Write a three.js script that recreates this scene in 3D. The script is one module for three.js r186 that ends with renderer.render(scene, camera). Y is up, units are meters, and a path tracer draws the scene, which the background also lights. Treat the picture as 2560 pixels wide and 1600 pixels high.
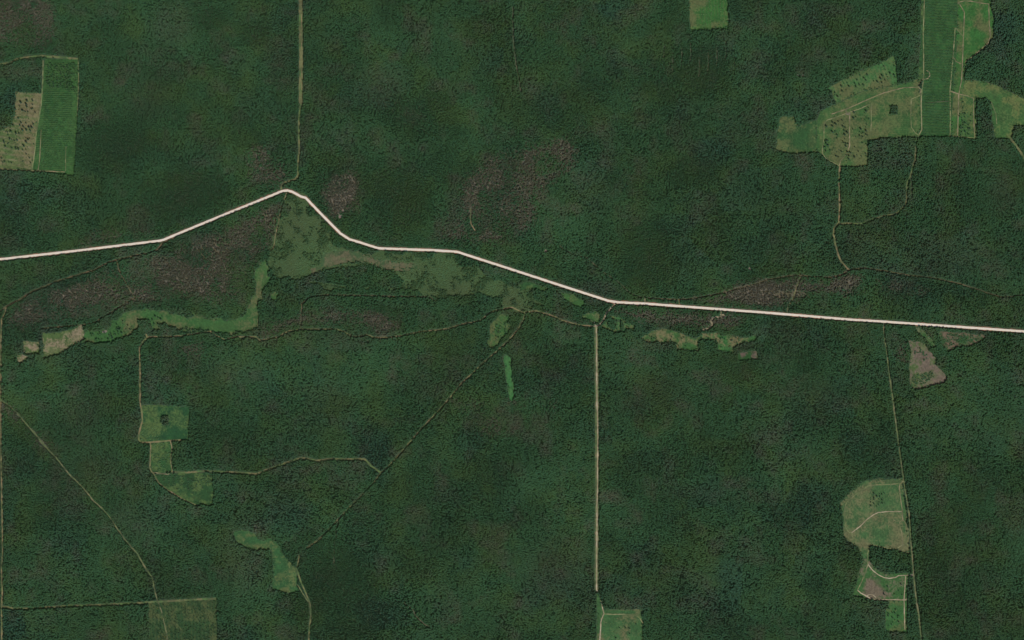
import * as THREE from 'three';
import { Sky } from 'three/addons/objects/Sky.js';
import { mergeGeometries } from 'three/addons/utils/BufferGeometryUtils.js';

// ---------------------------------------------------------------- camera, sky, sun, exposure
const M = 2.5;                       // metres per plan unit; the plan is 2560 x 1600 units, north up
const ALT = 20000;                   // flying height
const scene = new THREE.Scene();
const camera = new THREE.PerspectiveCamera(2 * Math.atan((800 * M) / ALT) * 180 / Math.PI, 1.6, 50, 120000);
camera.position.set(0, ALT, 0);
camera.up.set(0, 0, -1);
camera.lookAt(0, 0, 0);

const sunDir = new THREE.Vector3(0.34, 0.77, 0.54).normalize();   // late morning, south-south-east
const sky = new Sky();
sky.name = 'sky';
sky.scale.setScalar(100000);
sky.material.uniforms.sunPosition.value.copy(sunDir);
sky.material.uniforms.turbidity.value = 10;
sky.material.uniforms.rayleigh.value = 0.45;
sky.material.uniforms.mieCoefficient.value = 0.004;
sky.userData = { kind: 'structure', label: 'clear blue daytime sky over the forest', category: 'sky' };
scene.add(sky);
scene.environmentIntensity = 0.175;

const sun = new THREE.DirectionalLight(0xffeed6, 3.3);
sun.position.copy(sunDir).multiplyScalar(9000);
sun.castShadow = true;
const sc = sun.shadow.camera; sc.left = sc.bottom = -4600; sc.right = sc.top = 4600; sc.near = 10; sc.far = 20000;
sun.shadow.mapSize.set(8192, 8192);
scene.add(sun, sun.target);

const renderer = new THREE.WebGLRenderer({ antialias: true });
renderer.toneMapping = THREE.LinearToneMapping;
renderer.toneMappingExposure = 1;
renderer.shadowMap.enabled = true;

// ---------------------------------------------------------------- helpers
let seed = 20240611;
function rnd() { seed = (seed + 0x6d2b79f5) | 0; let t = Math.imul(seed ^ (seed >>> 15), 1 | seed); t = (t + Math.imul(t ^ (t >>> 7), 61 | t)) ^ t; return ((t ^ (t >>> 14)) >>> 0) / 4294967296; }
const rr = (a, b) => a + (b - a) * rnd();
const clamp = (x, a = 0, b = 1) => (x < a ? a : x > b ? b : x);
const sstep = (a, b, x) => { const t = clamp((x - a) / (b - a)); return t * t * (3 - 2 * t); };
const lerp = (a, b, t) => a + (b - a) * t;
const mix3 = (a, b, t) => [lerp(a[0], b[0], t), lerp(a[1], b[1], t), lerp(a[2], b[2], t)];
function hash(ix, iy) { let h = Math.imul(ix, 374761393) + Math.imul(iy, 668265263); h = Math.imul(h ^ (h >>> 13), 1274126177); return ((h ^ (h >>> 16)) >>> 0) / 4294967296; }
function vnoise(x, y) {
  const ix = Math.floor(x), iy = Math.floor(y), fx = x - ix, fy = y - iy;
  const u = fx * fx * (3 - 2 * fx), v = fy * fy * (3 - 2 * fy);
  return lerp(lerp(hash(ix, iy), hash(ix + 1, iy), u), lerp(hash(ix, iy + 1), hash(ix + 1, iy + 1), u), v);
}
// noise over the plan: s is the size of a blob in plan units
function fbm(x, y, s, oct = 3, off = 0) {
  let f = 0, a = 0.5, n = 0; x = x / s + off * 17.3; y = y / s - off * 9.1;
  for (let i = 0; i < oct; i++) { f += a * vnoise(x, y); n += a; a *= 0.5; x = x * 2.03 + 5.7; y = y * 2.03 + 1.9; }
  return f / n;
}
const P = (s) => s.trim().split(/\s+/).map((q) => q.split(',').map(Number));   // "x,y x,y" in plan units
const WX = (px) => (px - 1280) * M, WZ = (py) => (py - 800) * M;
function inPoly(p, x, y) {
  let c = false;
  for (let i = 0, j = p.length - 1; i < p.length; j = i++) {
    const [xi, yi] = p[i], [xj, yj] = p[j];
    if ((yi > y) !== (yj > y) && x < ((xj - xi) * (y - yi)) / (yj - yi) + xi) c = !c;
  }
  return c;
}
function edgeDist(p, x, y) {
  let d = 1e9;
  for (let i = 0, j = p.length - 1; i < p.length; j = i++) {
    const ax = p[j][0], ay = p[j][1], bx = p[i][0] - ax, by = p[i][1] - ay;
    const t = clamp(((x - ax) * bx + (y - ay) * by) / (bx * bx + by * by || 1));
    d = Math.min(d, Math.hypot(x - ax - bx * t, y - ay - by * t));
  }
  return d;
}
const bbox = (p) => { const b = [1e9, 1e9, -1e9, -1e9]; for (const [x, y] of p) { b[0] = Math.min(b[0], x); b[1] = Math.min(b[1], y); b[2] = Math.max(b[2], x); b[3] = Math.max(b[3], y); } return b; };
const used = {};
function numbered(n) { const k = used[n] = (used[n] ?? -1) + 1; return k ? n + '_' + String(k).padStart(3, '0') : n; }
function tag(o, label, category, kind, group) { o.userData = { label, category }; if (kind) o.userData.kind = kind; if (group) o.userData.group = group; return o; }
// sRGB bytes to linear albedo
const lin = (r, g, b, k = 1) => [r, g, b].map((v) => { v /= 255; return k * (v <= 0.04045 ? v / 12.92 : ((v + 0.055) / 1.055) ** 2.4); });
const toS = (v) => { v = clamp(v); return Math.round(255 * (v <= 0.0031308 ? v * 12.92 : 1.055 * v ** (1 / 2.4) - 0.055)); };

// ---------------------------------------------------------------- plan raster: where trees cannot stand
const PAD = 150, GW = 2560 + 2 * PAD, GH = 1600 + 2 * PAD;
const open = new Uint8Array(GW * GH);      // 1 = clearing, 2 = road or track
function stampDisc(x, y, r, v) {
  const x0 = Math.max(0, Math.floor(x + PAD - r)), x1 = Math.min(GW - 1, Math.ceil(x + PAD + r));
  const y0 = Math.max(0, Math.floor(y + PAD - r)), y1 = Math.min(GH - 1, Math.ceil(y + PAD + r));
  for (let j = y0; j <= y1; j++) for (let i = x0; i <= x1; i++) if (Math.hypot(i - PAD - x, j - PAD - y) <= r) open[j * GW + i] = Math.max(v, open[j * GW + i]);
}
const openAt = (x, y) => { const i = Math.round(x + PAD), j = Math.round(y + PAD); return i < 0 || j < 0 || i >= GW || j >= GH ? 9 : open[j * GW + i]; };
function resample(pts, step) {
  const out = [];
  for (let i = 0; i < pts.length - 1; i++) {
    const [ax, ay] = pts[i], [bx, by] = pts[i + 1], n = Math.max(1, Math.round(Math.hypot(bx - ax, by - ay) / step));
    for (let k = 0; k < n; k++) out.push([lerp(ax, bx, k / n), lerp(ay, by, k / n)]);
  }
  out.push(pts[pts.length - 1]);
  return out;
}

// ---------------------------------------------------------------- brown thinned stands (the trees and the litter under them)
const STANDS = [
  ['stand of brown thinned trees in the top left corner of the photo', 0.75, P('-60,-60 132,-60 136,0 143,60 135,100 118,130 60,132 22,118 -60,110')],
  ['low brownish stand along the upper side of the pale road west of its first bend', 0.6, P('180,600 262,566 330,556 388,566 384,592 290,612 200,628')],
  ['wide brown logged stand between the pale road and the winding river meadow', 0.8, P('30,772 130,720 250,676 300,658 400,628 470,596 560,566 640,520 700,492 713,520 702,566 690,622 652,640 622,682 600,740 560,770 480,762 360,768 270,790 215,806 120,820 20,824 12,792')],
  ['dark brown stand beside the northern track just above the road bend', 0.75, P('606,372 650,352 700,380 735,430 715,462 660,478 612,440')],
  ['triangular brown stand with a bare sandy patch right of the road bend', 0.95, P('798,500 810,446 845,420 872,414 900,444 907,480 900,515 878,538 832,556 812,534')],
  ['large brown thinned stand above the middle stretch of the pale road', 0.78, P('1084,560 1120,520 1150,470 1180,415 1232,378 1330,352 1430,338 1456,372 1446,416 1396,456 1356,506 1342,566 1298,600 1236,618 1150,610 1090,596')],
  ['long tan brown logged stand above the eastern stretch of the pale road', 1, P('1540,744 1600,752 1700,748 1790,734 1840,708 1900,694 1990,690 2060,694 2118,678 2160,690 2158,724 2120,744 2050,738 2000,756 1960,776 1800,764 1620,752')],
  ['tan brown logged strip just below the pale road east of the junction', 0.95, P('1524,766 1600,768 1700,774 1800,780 1868,790 1872,812 1812,826 1740,828 1660,818 1596,812 1560,794 1522,784')],
  ['grey brown thinned stand across the middle of the long winding forest track', 0.85, P('640,812 690,792 760,770 860,762 965,774 1002,800 1006,836 960,846 915,834 884,826 850,812 770,812 720,830 684,850 640,846')],
  ['narrow brown logged strip running west from the track junction below the road', 0.9, P('1318,772 1390,778 1450,800 1484,812 1440,815 1372,802 1330,792')],
  ['brown stand east of the fork of tracks at the right side', 0.6, P('2180,690 2262,700 2330,712 2330,746 2280,750 2220,736 2176,716')],
  ['brownish strip along the diagonal track at the left edge of the photo', 0.7, P('-40,980 20,996 70,1040 130,1086 150,1120 100,1128 50,1090 0,1040 -40,1030')],
  ['grey patch of bare trees below the western end of the winding track', 0.7, P('440,852 500,844 520,870 512,896 470,902 442,884')],
  ['wide brownish stand right of the diagonal track in the centre', 0.55, P('1120,1000 1230,990 1310,985 1400,1000 1392,1066 1300,1090 1200,1096 1130,1060')],
  ['grey stand between the south eastern track and the bare brown clearing', 0.7, P('2228,846 2270,848 2274,900 2268,924 2236,916 2226,880')],
];
const SOFT = [   // faint brownish tints inside the dense wood: x, y, rx, ry, strength
  [960, 220, 70, 60, .5], [610, 1380, 60, 110, .45], [430, 60, 60, 60, .4], [1400, 1430, 90, 90, .42], [2535, 1290, 40, 50, .45], [1500, 722, 60, 22, .7],
  [2350, 640, 110, 60, .4], [2150, 610, 60, 60, .35], [200, 1030, 60, 50, .4], [560, 930, 60, 40, .25], [1650, 980, 90, 50, .25], [2510, 480, 40, 60, .4],
  [870, 850, 80, 30, .35], [1470, 480, 60, 60, .3], [1830, 340, 40, 30, .35], [330, 1300, 60, 60, .3], [1640, 860, 50, 20, .6], [1910, 830, 40, 20, .4], [1720, 1230, 80, 20, .3],
  [370, 240, 60, 60, .28], [150, 880, 90, 40, .25], [1590, 1010, 50, 30, .3], [1030, 280, 50, 40, .35], [1970, 860, 40, 50, .4], [2030, 1000, 80, 60, .25], [240, 1180, 80, 60, .28],
  [820, 990, 60, 60, .25], [1060, 960, 30, 50, .4], [700, 1240, 40, 50, .3], [2190, 1530, 50, 40, .4],
];
const BLUE = [[455, 140, 34, 26], [2370, 1545, 36, 32], [1620, 1155, 60, 36], [2245, 500, 40, 30], [525, 1290, 60, 24], [960, 125, 60, 30], [645, 1420, 30, 40], [1540, 20, 50, 30], [20, 210, 40, 50], [1850, 1430, 60, 50],
  [940, 1530, 50, 40], [1680, 560, 60, 30], [1170, 1100, 50, 30], [60, 1560, 90, 50], [2130, 1110, 40, 40], [1310, 90, 60, 30], [1780, 380, 60, 40], [1540, 160, 30, 50], [2470, 100, 0.1, 1], [2030, 1260, 50, 70], [940, 1110, 40, 50], [1500, 1090, 30, 20], [2520, 90, 40, 70], [700, 1300, 80, 40]];
const SMOOTH = [[632, 86, 42, 32], [2016, 902, 30, 26], [1060, 290, 110, 60], [860, 1490, 110, 110], [1700, 180, 140, 80], [530, 45, 40, 30], [1500, 1350, 40, 30], [2030, 1460, 30, 30], [1720, 430, 80, 40], [2340, 1400, 40, 40], [1620, 640, 90, 90], [450, 480, 150, 60], [300, 380, 120, 60], [2400, 740, 90, 40], [1000, 500, 80, 80], [60, 1120, 40, 60]];
const ROUGH = [[985, 140, 130, 70], [900, 340, 110, 60], [1130, 150, 90, 90], [1060, 1530, 130, 80], [2310, 120, 60, 110], [2490, 60, 60, 120], [480, 1300, 200, 120], [1440, 1260, 120, 130], [760, 920, 200, 80], [1440, 420, 100, 40], [400, 100, 90, 70], [2450, 1030, 160, 120], [1980, 320, 60, 40], [2000, 1160, 120, 80], [1880, 1440, 160, 120], [90, 1480, 120, 100], [1250, 1500, 90, 90], [120, 940, 180, 90], [1370, 550, 80, 60], [1560, 890, 90, 60], [300, 1420, 80, 50]];
const blob = (list, x, y) => { let m = 0; for (const [cx, cy, rx, ry] of list) { const d = Math.hypot((x - cx) / rx, (y - cy) / ry); if (d < 1.3) m = Math.max(m, sstep(1.3, 0.6, d)); } return m; };
const MARSH = P('690,590 700,545 716,505 735,492 760,506 800,548 846,596 880,614 945,634 1085,640 1140,645 1200,684 1270,708 1330,740 1350,765 1330,790 1290,772 1240,752 1150,738 1040,730 960,722 880,716 800,712 742,712 705,702 682,668 686,630');
const inMarsh = (x, y) => x > 640 && x < 1400 && y > 450 && y < 810 && inPoly(MARSH, x + (fbm(x, y, 40, 3, 13) - 0.5) * 80, y + (fbm(x, y, 40, 3, 14) - 0.5) * 60);
const standBoxes = STANDS.map((s) => bbox(s[2]));
function standAt(x, y) {        // index and strength of the brown stand here: soft edged, broken up by greener patches
  for (let i = 0; i < STANDS.length; i++) {
    const b = standBoxes[i];
    if (x < b[0] - 22 || x > b[2] + 22 || y < b[1] - 22 || y > b[3] + 22) continue;
    const w = (fbm(x, y, 30, 3, 3) - 0.5) * 30, v = (fbm(x, y, 30, 3, 4) - 0.5) * 30, p = STANDS[i][2];
    const d = edgeDist(p, x + w, y + v) * (inPoly(p, x + w, y + v) ? 1 : -1);
    if (d < -8) continue;
    const patchy = lerp(sstep(0.36, 0.62, fbm(x, y, 48, 3, 5)), 1, Math.max(0, STANDS[i][1] * 1.6 - 0.85));
    return [i, STANDS[i][1] * sstep(-8, 26, d) * (0.12 + 0.88 * patchy)];
  }
  return [-1, 0];
}
const STREAK = [20, 8, 58, 80, 60, 78, 4, 2, 70, 20, 10, 50, 30, 90, 80].map((d) => (d * Math.PI) / 180);
function streakAt(i, x, y) { const a = STREAK[i] + (fbm(x, y, 120, 2, 95) - 0.5) * 0.7; return 0.5 + 0.5 * Math.cos(((-x * Math.sin(a) + y * Math.cos(a)) / 7.5 + (fbm(x, y, 20, 2, 96) - 0.5) * 0.9) * 2 * Math.PI); }
function softBrown(x, y) {
  let m = 0;
  for (const [cx, cy, rx, ry, s] of SOFT) { const d = Math.hypot((x - cx) / rx, (y - cy) / ry); if (d < 1.4) m = Math.max(m, s * sstep(1.4, 0.3, d)); }
  return m && m * (0.4 + 1.2 * fbm(x, y, 30, 2, 8));
}

// ---------------------------------------------------------------- ground
const GREEN = lin(70, 100, 60), DRY = lin(128, 116, 90), SOIL = lin(120, 92, 74), PALE = lin(188, 168, 142);
{
  const W = 2048, H = 1280, data = new Uint8Array(W * H * 4);
  const floorA = [0.032, 0.066, 0.026], floorB = [0.052, 0.064, 0.034], brown = [0.112, 0.098, 0.064], sand = [0.24, 0.21, 0.15], fen = [0.058, 0.098, 0.032];
  for (let j = 0; j < H; j++) for (let i = 0; i < W; i++) {
    const x = (i / (W - 1)) * GW - PAD, y = (j / (H - 1)) * GH - PAD;
    const [si, s] = standAt(x, y);
    const n = fbm(x, y, 40, 3, 1), f = hash(i, j), g = fbm(x, y, 5, 2, 6);
    let c = mix3(floorA, floorB, clamp((n - 0.3) * 1.6));
    const b = Math.max(s, softBrown(x, y) * 0.8);
    c = mix3(c, brown, clamp(b * (0.55 + 0.7 * g)));
    if (s > 0.4 && g > 0.6) c = mix3(c, sand, clamp((g - 0.6) * 2.2 * s));
    if (s > 0.25) c = mix3(c, sand, 0.55 * s * sstep(0.6, 0.95, streakAt(si, x, y)) * sstep(0.35, 0.6, fbm(x, y, 25, 2, 97)));
    if (inMarsh(x, y)) c = fen;
    const k = 0.8 + 0.4 * f, o = ((H - 1 - j) * W + i) * 4;
    for (let q = 0; q < 3; q++) data[o + q] = toS(c[q] * k);
    data[o + 3] = 255;
  }
  const t = new THREE.DataTexture(data, W, H); t.colorSpace = THREE.SRGBColorSpace; t.magFilter = t.minFilter = THREE.LinearFilter;
  t.wrapS = t.wrapT = THREE.MirroredRepeatWrapping; t.needsUpdate = true;
  const S = 80000, g = new THREE.PlaneGeometry(S, S, 40, 40); g.rotateX(-Math.PI / 2);
  const p = g.attributes.position, uv = g.attributes.uv;
  for (let i = 0; i < p.count; i++) uv.setXY(i, (p.getX(i) / M + 1280 + PAD) / GW, 1 - (p.getZ(i) / M + 800 + PAD) / GH);
  const m = new THREE.Mesh(g, new THREE.MeshStandardMaterial({ map: t, roughness: 1 }));
  m.name = 'ground'; tag(m, 'dark forest floor under and between the trees', 'ground', 'structure'); m.receiveShadow = true;
  scene.add(m);
}

// ---------------------------------------------------------------- clearings and meadows: sheets on the ground, mottled grass and soil
const FIELDS = {};
function field(name, label, category, pts, o) {
  const poly = P(pts), rough = o.rough ?? 2.4, line = [];
  for (const [x, y] of resample([...poly, poly[0]], 5).slice(0, -1)) line.push([x + (fbm(x, y, 7, 2, 11) - 0.5) * 2 * rough, y + (fbm(x, y, 7, 2, 12) - 0.5) * 2 * rough]);
  const b = bbox(line), bw = b[2] - b[0], bh = b[3] - b[1], res = o.res ?? 1.6;
  const W = Math.min(700, Math.max(24, Math.round(bw * res))), H = Math.min(700, Math.max(24, Math.round(bh * res))), data = new Uint8Array(W * H * 4);
  const ca = Math.cos(((o.row ?? 0) * Math.PI) / 180), sa = Math.sin(((o.row ?? 0) * Math.PI) / 180);
  for (let j = 0; j < H; j++) for (let i = 0; i < W; i++) {
    const x = b[0] + ((i + 0.5) / W) * bw, y = b[1] + ((j + 0.5) / H) * bh;
    const n = fbm(x, y, o.blob ?? 30, 4, 21 + (o.off ?? 0)), f = fbm(x, y, 3.2, 2, 23), n2 = fbm(x, y, 16, 3, 25);
    let t = clamp((n - 0.5) * 3.4 + (f - 0.5) * 1.3 + (o.dry ?? 0.4) - 0.06);
    if (o.patch) for (const [px, py, rx, ry, s] of o.patch) { const d = Math.hypot((x - px) / rx, (y - py) / ry) + (n2 - 0.5) * 0.9; if (d < 1) t = clamp(t + (s > 0 ? 0.75 : 1) * s * sstep(1.05, 0.3, d)); }
    let c = mix3(o.a ?? GREEN, o.b ?? DRY, t);
    if (n2 > 0.6) c = mix3(c, o.c ?? o.a ?? GREEN, (n2 - 0.6) * 2.2);
    if (o.rowStep) { const u = (-x * sa + y * ca) / o.rowStep + (fbm(x, y, 18, 2, 27) - 0.5) * 0.5, w = 0.5 + 0.5 * Math.cos(u * 2 * Math.PI); c = mix3(c, o.rowColor ?? SOIL, (o.rowAmp ?? 0.3) * w * w * clamp(fbm(x, y, 9, 2, 29) * 2 - 0.3)); }
    const k = 0.70 + 0.42 * hash(i * 3 + 1, j) + 0.6 * (f - 0.5) + 0.35 * (n2 - 0.5), q = ((H - 1 - j) * W + i) * 4;
    for (let e = 0; e < 3; e++) data[q + e] = toS(c[e] * k * (o.gain ?? 1) * 0.72);
    data[q + 3] = 255;
  }
  const tex = new THREE.DataTexture(data, W, H); tex.colorSpace = THREE.SRGBColorSpace; tex.magFilter = tex.minFilter = THREE.LinearFilter; tex.needsUpdate = true;
  const g = new THREE.ShapeGeometry(new THREE.Shape(line.map(([x, y]) => new THREE.Vector2(WX(x), -WZ(y)))));
  g.rotateX(-Math.PI / 2);
  const p = g.attributes.position, uv = g.attributes.uv;
  for (let i = 0; i < p.count; i++) uv.setXY(i, (p.getX(i) / M + 1280 - b[0]) / bw, 1 - (p.getZ(i) / M + 800 - b[1]) / bh);
  const m = new THREE.Mesh(g, new THREE.MeshStandardMaterial({ map: tex, roughness: 1 }));
  m.position.y = o.y ?? 0.2; m.receiveShadow = true;
  m.name = numbered(name); tag(m, label, category, 'structure'); scene.add(m);
  FIELDS[o.key] = poly;
  if (!o.treed) {
    const x0 = Math.floor(b[0]), x1 = Math.ceil(b[2]), y0 = Math.floor(b[1]), y1 = Math.ceil(b[3]);
    for (let y = y0; y <= y1; y++) for (let x = x0; x <= x1; x++) if (x >= -PAD && x < 2560 + PAD && y >= -PAD && y < 1600 + PAD && inPoly(line, x, y)) open[(y + PAD) * GW + x + PAD] = 1;
  }
  return m;
}
const G1 = lin(64, 109, 52), G2 = lin(50, 94, 46), G3 = lin(88, 115, 60), GB = lin(58, 114, 48), GD = lin(46, 92, 40);
const T1 = lin(124, 122, 80), T2 = lin(150, 138, 106), T3 = lin(102, 114, 66), BR = lin(112, 98, 82);
// upper left
field('clearing', 'pale tan clearing dotted with small trees at the upper left edge', 'clearing', '40,230 106,232 101,262 97,300 91,330 86,380 81,426 40,424 -80,420 -80,352 0,328 30,313 37,288', { key: 'west', a: G3, b: T1, dry: .5, row: 9, rowStep: 13, rowAmp: .45, rowColor: T2, patch: [[82, 290, 30, 40, .6], [60, 410, 90, 12, .4], [92, 260, 14, 80, .5], [60, 240, 20, 20, -.5]] });
field('plantation_ground', 'long dark green plantation strip right of the pale tan clearing at the upper left', 'plantation', '112,147 197,147 197,212 195,262 193,320 190,350 187,410 186,438 81,427 87,372 93,322 103,262 107,232 108,190', { key: 'strip', a: GD, b: G1, c: GD, dry: .25, row: 1, rowStep: 5.2, rowAmp: .6, rowColor: G3, blob: 22, patch: [[180, 300, 22, 60, .8], [150, 400, 45, 20, .7], [185, 420, 14, 60, .8], [110, 190, 8, 60, .5], [150, 180, 45, 30, .5], [90, 400, 8, 40, .6]] });
field('clearing', 'small bright green clearing cut off by the top edge of the photo', 'clearing', '1723,-80 1819,-80 1818,0 1821,40 1822,71 1780,72 1728,78 1724,40', { key: 'top', a: GB, b: T3, dry: .35, row: 88, rowStep: 8, rowAmp: .35, rowColor: T3, patch: [[1728, 30, 8, 60, .6], [1775, 66, 50, 12, .3], [1780, 20, 20, 30, -.6]] });
// upper right complex
field('meadow', 'broad grassy clearing at the upper right with a square clump of trees', 'clearing', '2089,262 2160,226 2244,212 2296,198 2300,240 2303,300 2296,342 2200,346 2169,352 2169,400 2170,415 2100,417 2073,400 2048,381 2041,374 2044,297 2052,276', { key: 'central', a: G1, b: T3, dry: .36, row: 2, rowStep: 5, rowAmp: .22, rowColor: T1, patch: [[2056, 340, 10, 50, .5], [2110, 395, 50, 16, .4], [2160, 335, 50, 12, .2], [2250, 310, 40, 40, -.35], [2215, 300, 40, 30, -.2], [2230, 250, 40, 20, -.3], [2140, 230, 80, 10, .5]] });
field('clearing', 'wedge shaped pale clearing with rows of small trees at the upper right', 'clearing', '2058,228 2070,220 2110,199 2160,174 2200,158 2237,139 2240,170 2244,211 2160,225 2112,248 2090,261 2083,240 2078,223', { key: 'wedge', a: lin(70, 122, 62), b: T3, dry: .42, row: 68, rowStep: 9, rowAmp: .25, rowColor: T1, patch: [[2150, 226, 70, 20, .6], [2200, 212, 60, 16, .4], [2110, 240, 30, 16, .4], [2210, 170, 40, 20, -.5]] });
field('clearing', 'western lobe of the upper right clearings with a blunt square top corner', 'clearing', '1949,296 1962,291 1984,292 1990,306 1994,316 2020,308 2043,298 2040,374 2047,380 1981,385 1960,380 1940,372 1944,330', { key: 'lobe', a: G2, b: T3, dry: .5, row: 40, rowStep: 6, rowAmp: .15, rowColor: G3, patch: [[1965, 300, 24, 14, .6], [1980, 345, 40, 24, -.4], [2030, 340, 12, 50, .4], [1990, 380, 60, 8, .4]] });
field('plantation_ground', 'tall dark green plantation strip between two straight tracks at the upper right', 'plantation', '2312,-90 2394,-90 2393,60 2388,150 2382,240 2376,342 2297,343 2303,300 2302,240 2309,196 2312,120 2313,40', { key: 'dark', a: GD, b: G2, c: lin(48, 104, 42), dry: .45, blob: 26, row: 3, rowStep: 7, rowAmp: .45, rowColor: G3, patch: [[2317, 90, 10, 24, .6], [2320, 145, 8, 16, .5], [2345, 150, 40, 24, .25], [2315, 320, 10, 20, .6], [2345, 60, 40, 60, -.3], [2350, 230, 40, 40, -.2]] });
field('verge', 'narrow green grass verge left of the tall dark plantation', 'verge', '2302,-90 2313,-90 2313,40 2312.5,120 2309,196 2302,208 2296,206 2297,150 2303,79', { key: 'verge', a: G2, b: G3, dry: .4 });
field('meadow', 'bright green patchy clearing with an angled corner at the top right', 'clearing', '2395,-90 2480,-90 2478,16 2484,60 2484,92 2473,107 2440,136 2420,150 2411,172 2410,200 2406,238 2404,300 2402,344 2377,342 2383,240 2389,150 2394,60', { key: 'upper', a: GB, b: T3, c: lin(54, 110, 48), dry: .42, patch: [[2450, 70, 30, 24, .4], [2402, 120, 10, 90, .5], [2440, 86, 24, 16, -.7], [2465, 40, 14, 30, -.6], [2390, 250, 16, 110, .3], [2470, 90, 12, 60, .3]] });
field('meadow', 'light green meadow at the upper right edge, curving round a tongue of forest', 'clearing', '2411,200 2462,203 2502,219 2560,247 2660,280 2660,330 2560,313 2534,315 2529,346 2486,347 2482,304 2476,254 2465,245 2439,245 2440,349 2403,344 2405,300 2407,238', { key: 'east', a: G1, b: lin(108, 122, 66), dry: .42, row: 30, rowStep: 6, rowAmp: .18, rowColor: T1, patch: [[2490, 225, 40, 16, .3], [2520, 280, 40, 30, .1], [2420, 300, 14, 30, -.2], [2440, 240, 10, 10, .6]] });
// left meadows
field('meadow', 'tan and green hay meadow with a pointed upper right corner near the left edge', 'meadow', '105,833 150,831 186,822 204,812 209,830 209,848 185,861 160,877 143,888 110,895 108,860', { key: 'hay', a: G3, b: T2, dry: .62, blob: 24, y: .2, patch: [[120, 838, 30, 12, -1], [135, 836, 26, 10, -1], [185, 850, 30, 12, -.3], [130, 870, 30, 24, .4], [195, 828, 12, 20, .5], [112, 850, 5, 40, -.6]] });
field('meadow', 'small square tan meadow left of the pointed hay meadow', 'meadow', '58,853 99,855 99,884 78,885 61,882', { key: 'square', a: G3, b: T2, dry: .62, blob: 14, patch: [[65, 858, 30, 5, -.5]] });
field('meadow', 'tiny oval tan meadow below the small square one near the left edge', 'meadow', '42,889 56,887 69,891 68,899 58,905 44,903', { key: 'oval', a: G3, b: T2, dry: .7, blob: 10, res: 2 });
field('meadow', 'long winding pale green river meadow south of the brown logged stand', 'meadow', '211,829 246,826 266,826 282,806 300,792 318,781 346,775 376,773 400,778 424,775 440,774 470,778 492,789 520,797 560,800 590,797 606,786 622,765 636,740 642,716 637,694 640,676 655,656 666,647 668,665 674,704 658,725 654,745 640,766 646,790 645,820 622,828 592,833 577,835 550,832 526,828 490,830 455,829 440,818 420,817 407,818 392,826 384,826 378,816 370,813 352,813 340,824 331,826 326,838 317,841 290,850 280,856 262,856 246,857 228,853 212,848', { key: 'river', a: lin(64, 112, 54), b: lin(104, 110, 68), c: G1, dry: .45, blob: 34, y: .2, rough: 6, patch: [[655, 690, 16, 34, .35], [340, 796, 40, 14, .2], [560, 818, 70, 14, .15], [250, 838, 60, 24, -.9], [262, 828, 8, 5, .8], [420, 790, 60, 12, -.5], [390, 800, 30, 30, -.4], [450, 800, 50, 14, -.3]] });
field('meadow', 'small light glade beside the northern neck of the winding river meadow', 'meadow', '676,738 688,730 697,732 694,742 690,752 679,750', { key: 'glade', a: G1, b: T3, dry: .45, blob: 10, res: 2 });
// centre
field('marsh', 'tan grassy marsh below the pale road in the middle of the photo', 'marsh', '806,664 800,640 815,630 846,628 880,627 910,634 942,648 1000,656 1040,660 1044,672 1000,674 960,672 930,660 900,655 866,656 840,664 800,676 778,684 780,668', { key: 'marsh', a: lin(74, 104, 60), b: lin(110, 108, 76), dry: .5, blob: 26, rough: 7, patch: [[850, 640, 45, 14, .3], [806, 650, 8, 30, -.9], [930, 650, 40, 10, .2]] });
field('meadow', 'slender bright green glade standing alone in the dense forest', 'meadow', '1257,889 1268,888 1277,896 1276,912 1281,930 1279,948 1285,962 1284,980 1287,992 1281,1004 1275,1000 1272,984 1268,962 1264,936 1261,912', { key: 'slender', a: lin(66, 128, 66), b: lin(74, 122, 64), dry: .4, blob: 16, res: 2.5, rough: 2.6 });
field('meadow', 'ragged light meadow at the upper end of the diagonal track', 'meadow', '1238,800 1250,786 1275,790 1268,806 1278,812 1274,826 1258,842 1244,862 1228,870 1218,862 1226,836 1224,812', { key: 'ragged', a: G1, b: T3, dry: .4, blob: 14, rough: 3, patch: [[1228, 850, 10, 12, .5], [1272, 818, 10, 12, .5]] });
field('meadow', 'pale green glade just left of the bend where the side track leaves the road', 'meadow', '1402,733 1418,734 1434,737 1450,748 1463,752 1458,764 1450,768 1432,760 1414,749', { key: 'bendglade', a: G1, b: T3, dry: .35, blob: 14, res: 2 });
field('meadow', 'narrow green glade below the pale road in the centre right', 'meadow', '1298,712 1316,704 1334,706 1356,716 1372,722 1360,728 1340,722 1320,724 1300,726', { key: 'narrow', a: G2, b: G3, dry: .5, blob: 16, rough: 2.4 });
field('meadow', 'olive green glade in the fork of the two tracks below the road', 'meadow', '1453,792 1465,785 1482,784 1489,776 1494,784 1499,788 1500,800 1496,806 1488,808 1480,803 1466,797', { key: 'fork', a: G1, b: lin(124, 122, 82), dry: .5, blob: 12, res: 2 });
field('meadow', 'ragged light green glades right of the side track below the road', 'meadow', '1503,817 1512,808 1514,799 1519,812 1526,822 1536,826 1541,812 1538,804 1549,804 1552,812 1551,828 1562,824 1560,812 1556,803 1542,800 1526,796 1524,790 1534,790 1548,792 1558,800 1572,808 1590,815 1584,827 1575,823 1569,822 1566,829 1550,830 1538,830 1524,826', { key: 'glades', a: lin(70, 122, 66), b: T3, dry: .35, blob: 12, res: 2, rough: .8, patch: [[1510, 817, 10, 5, .6]] });
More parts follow.
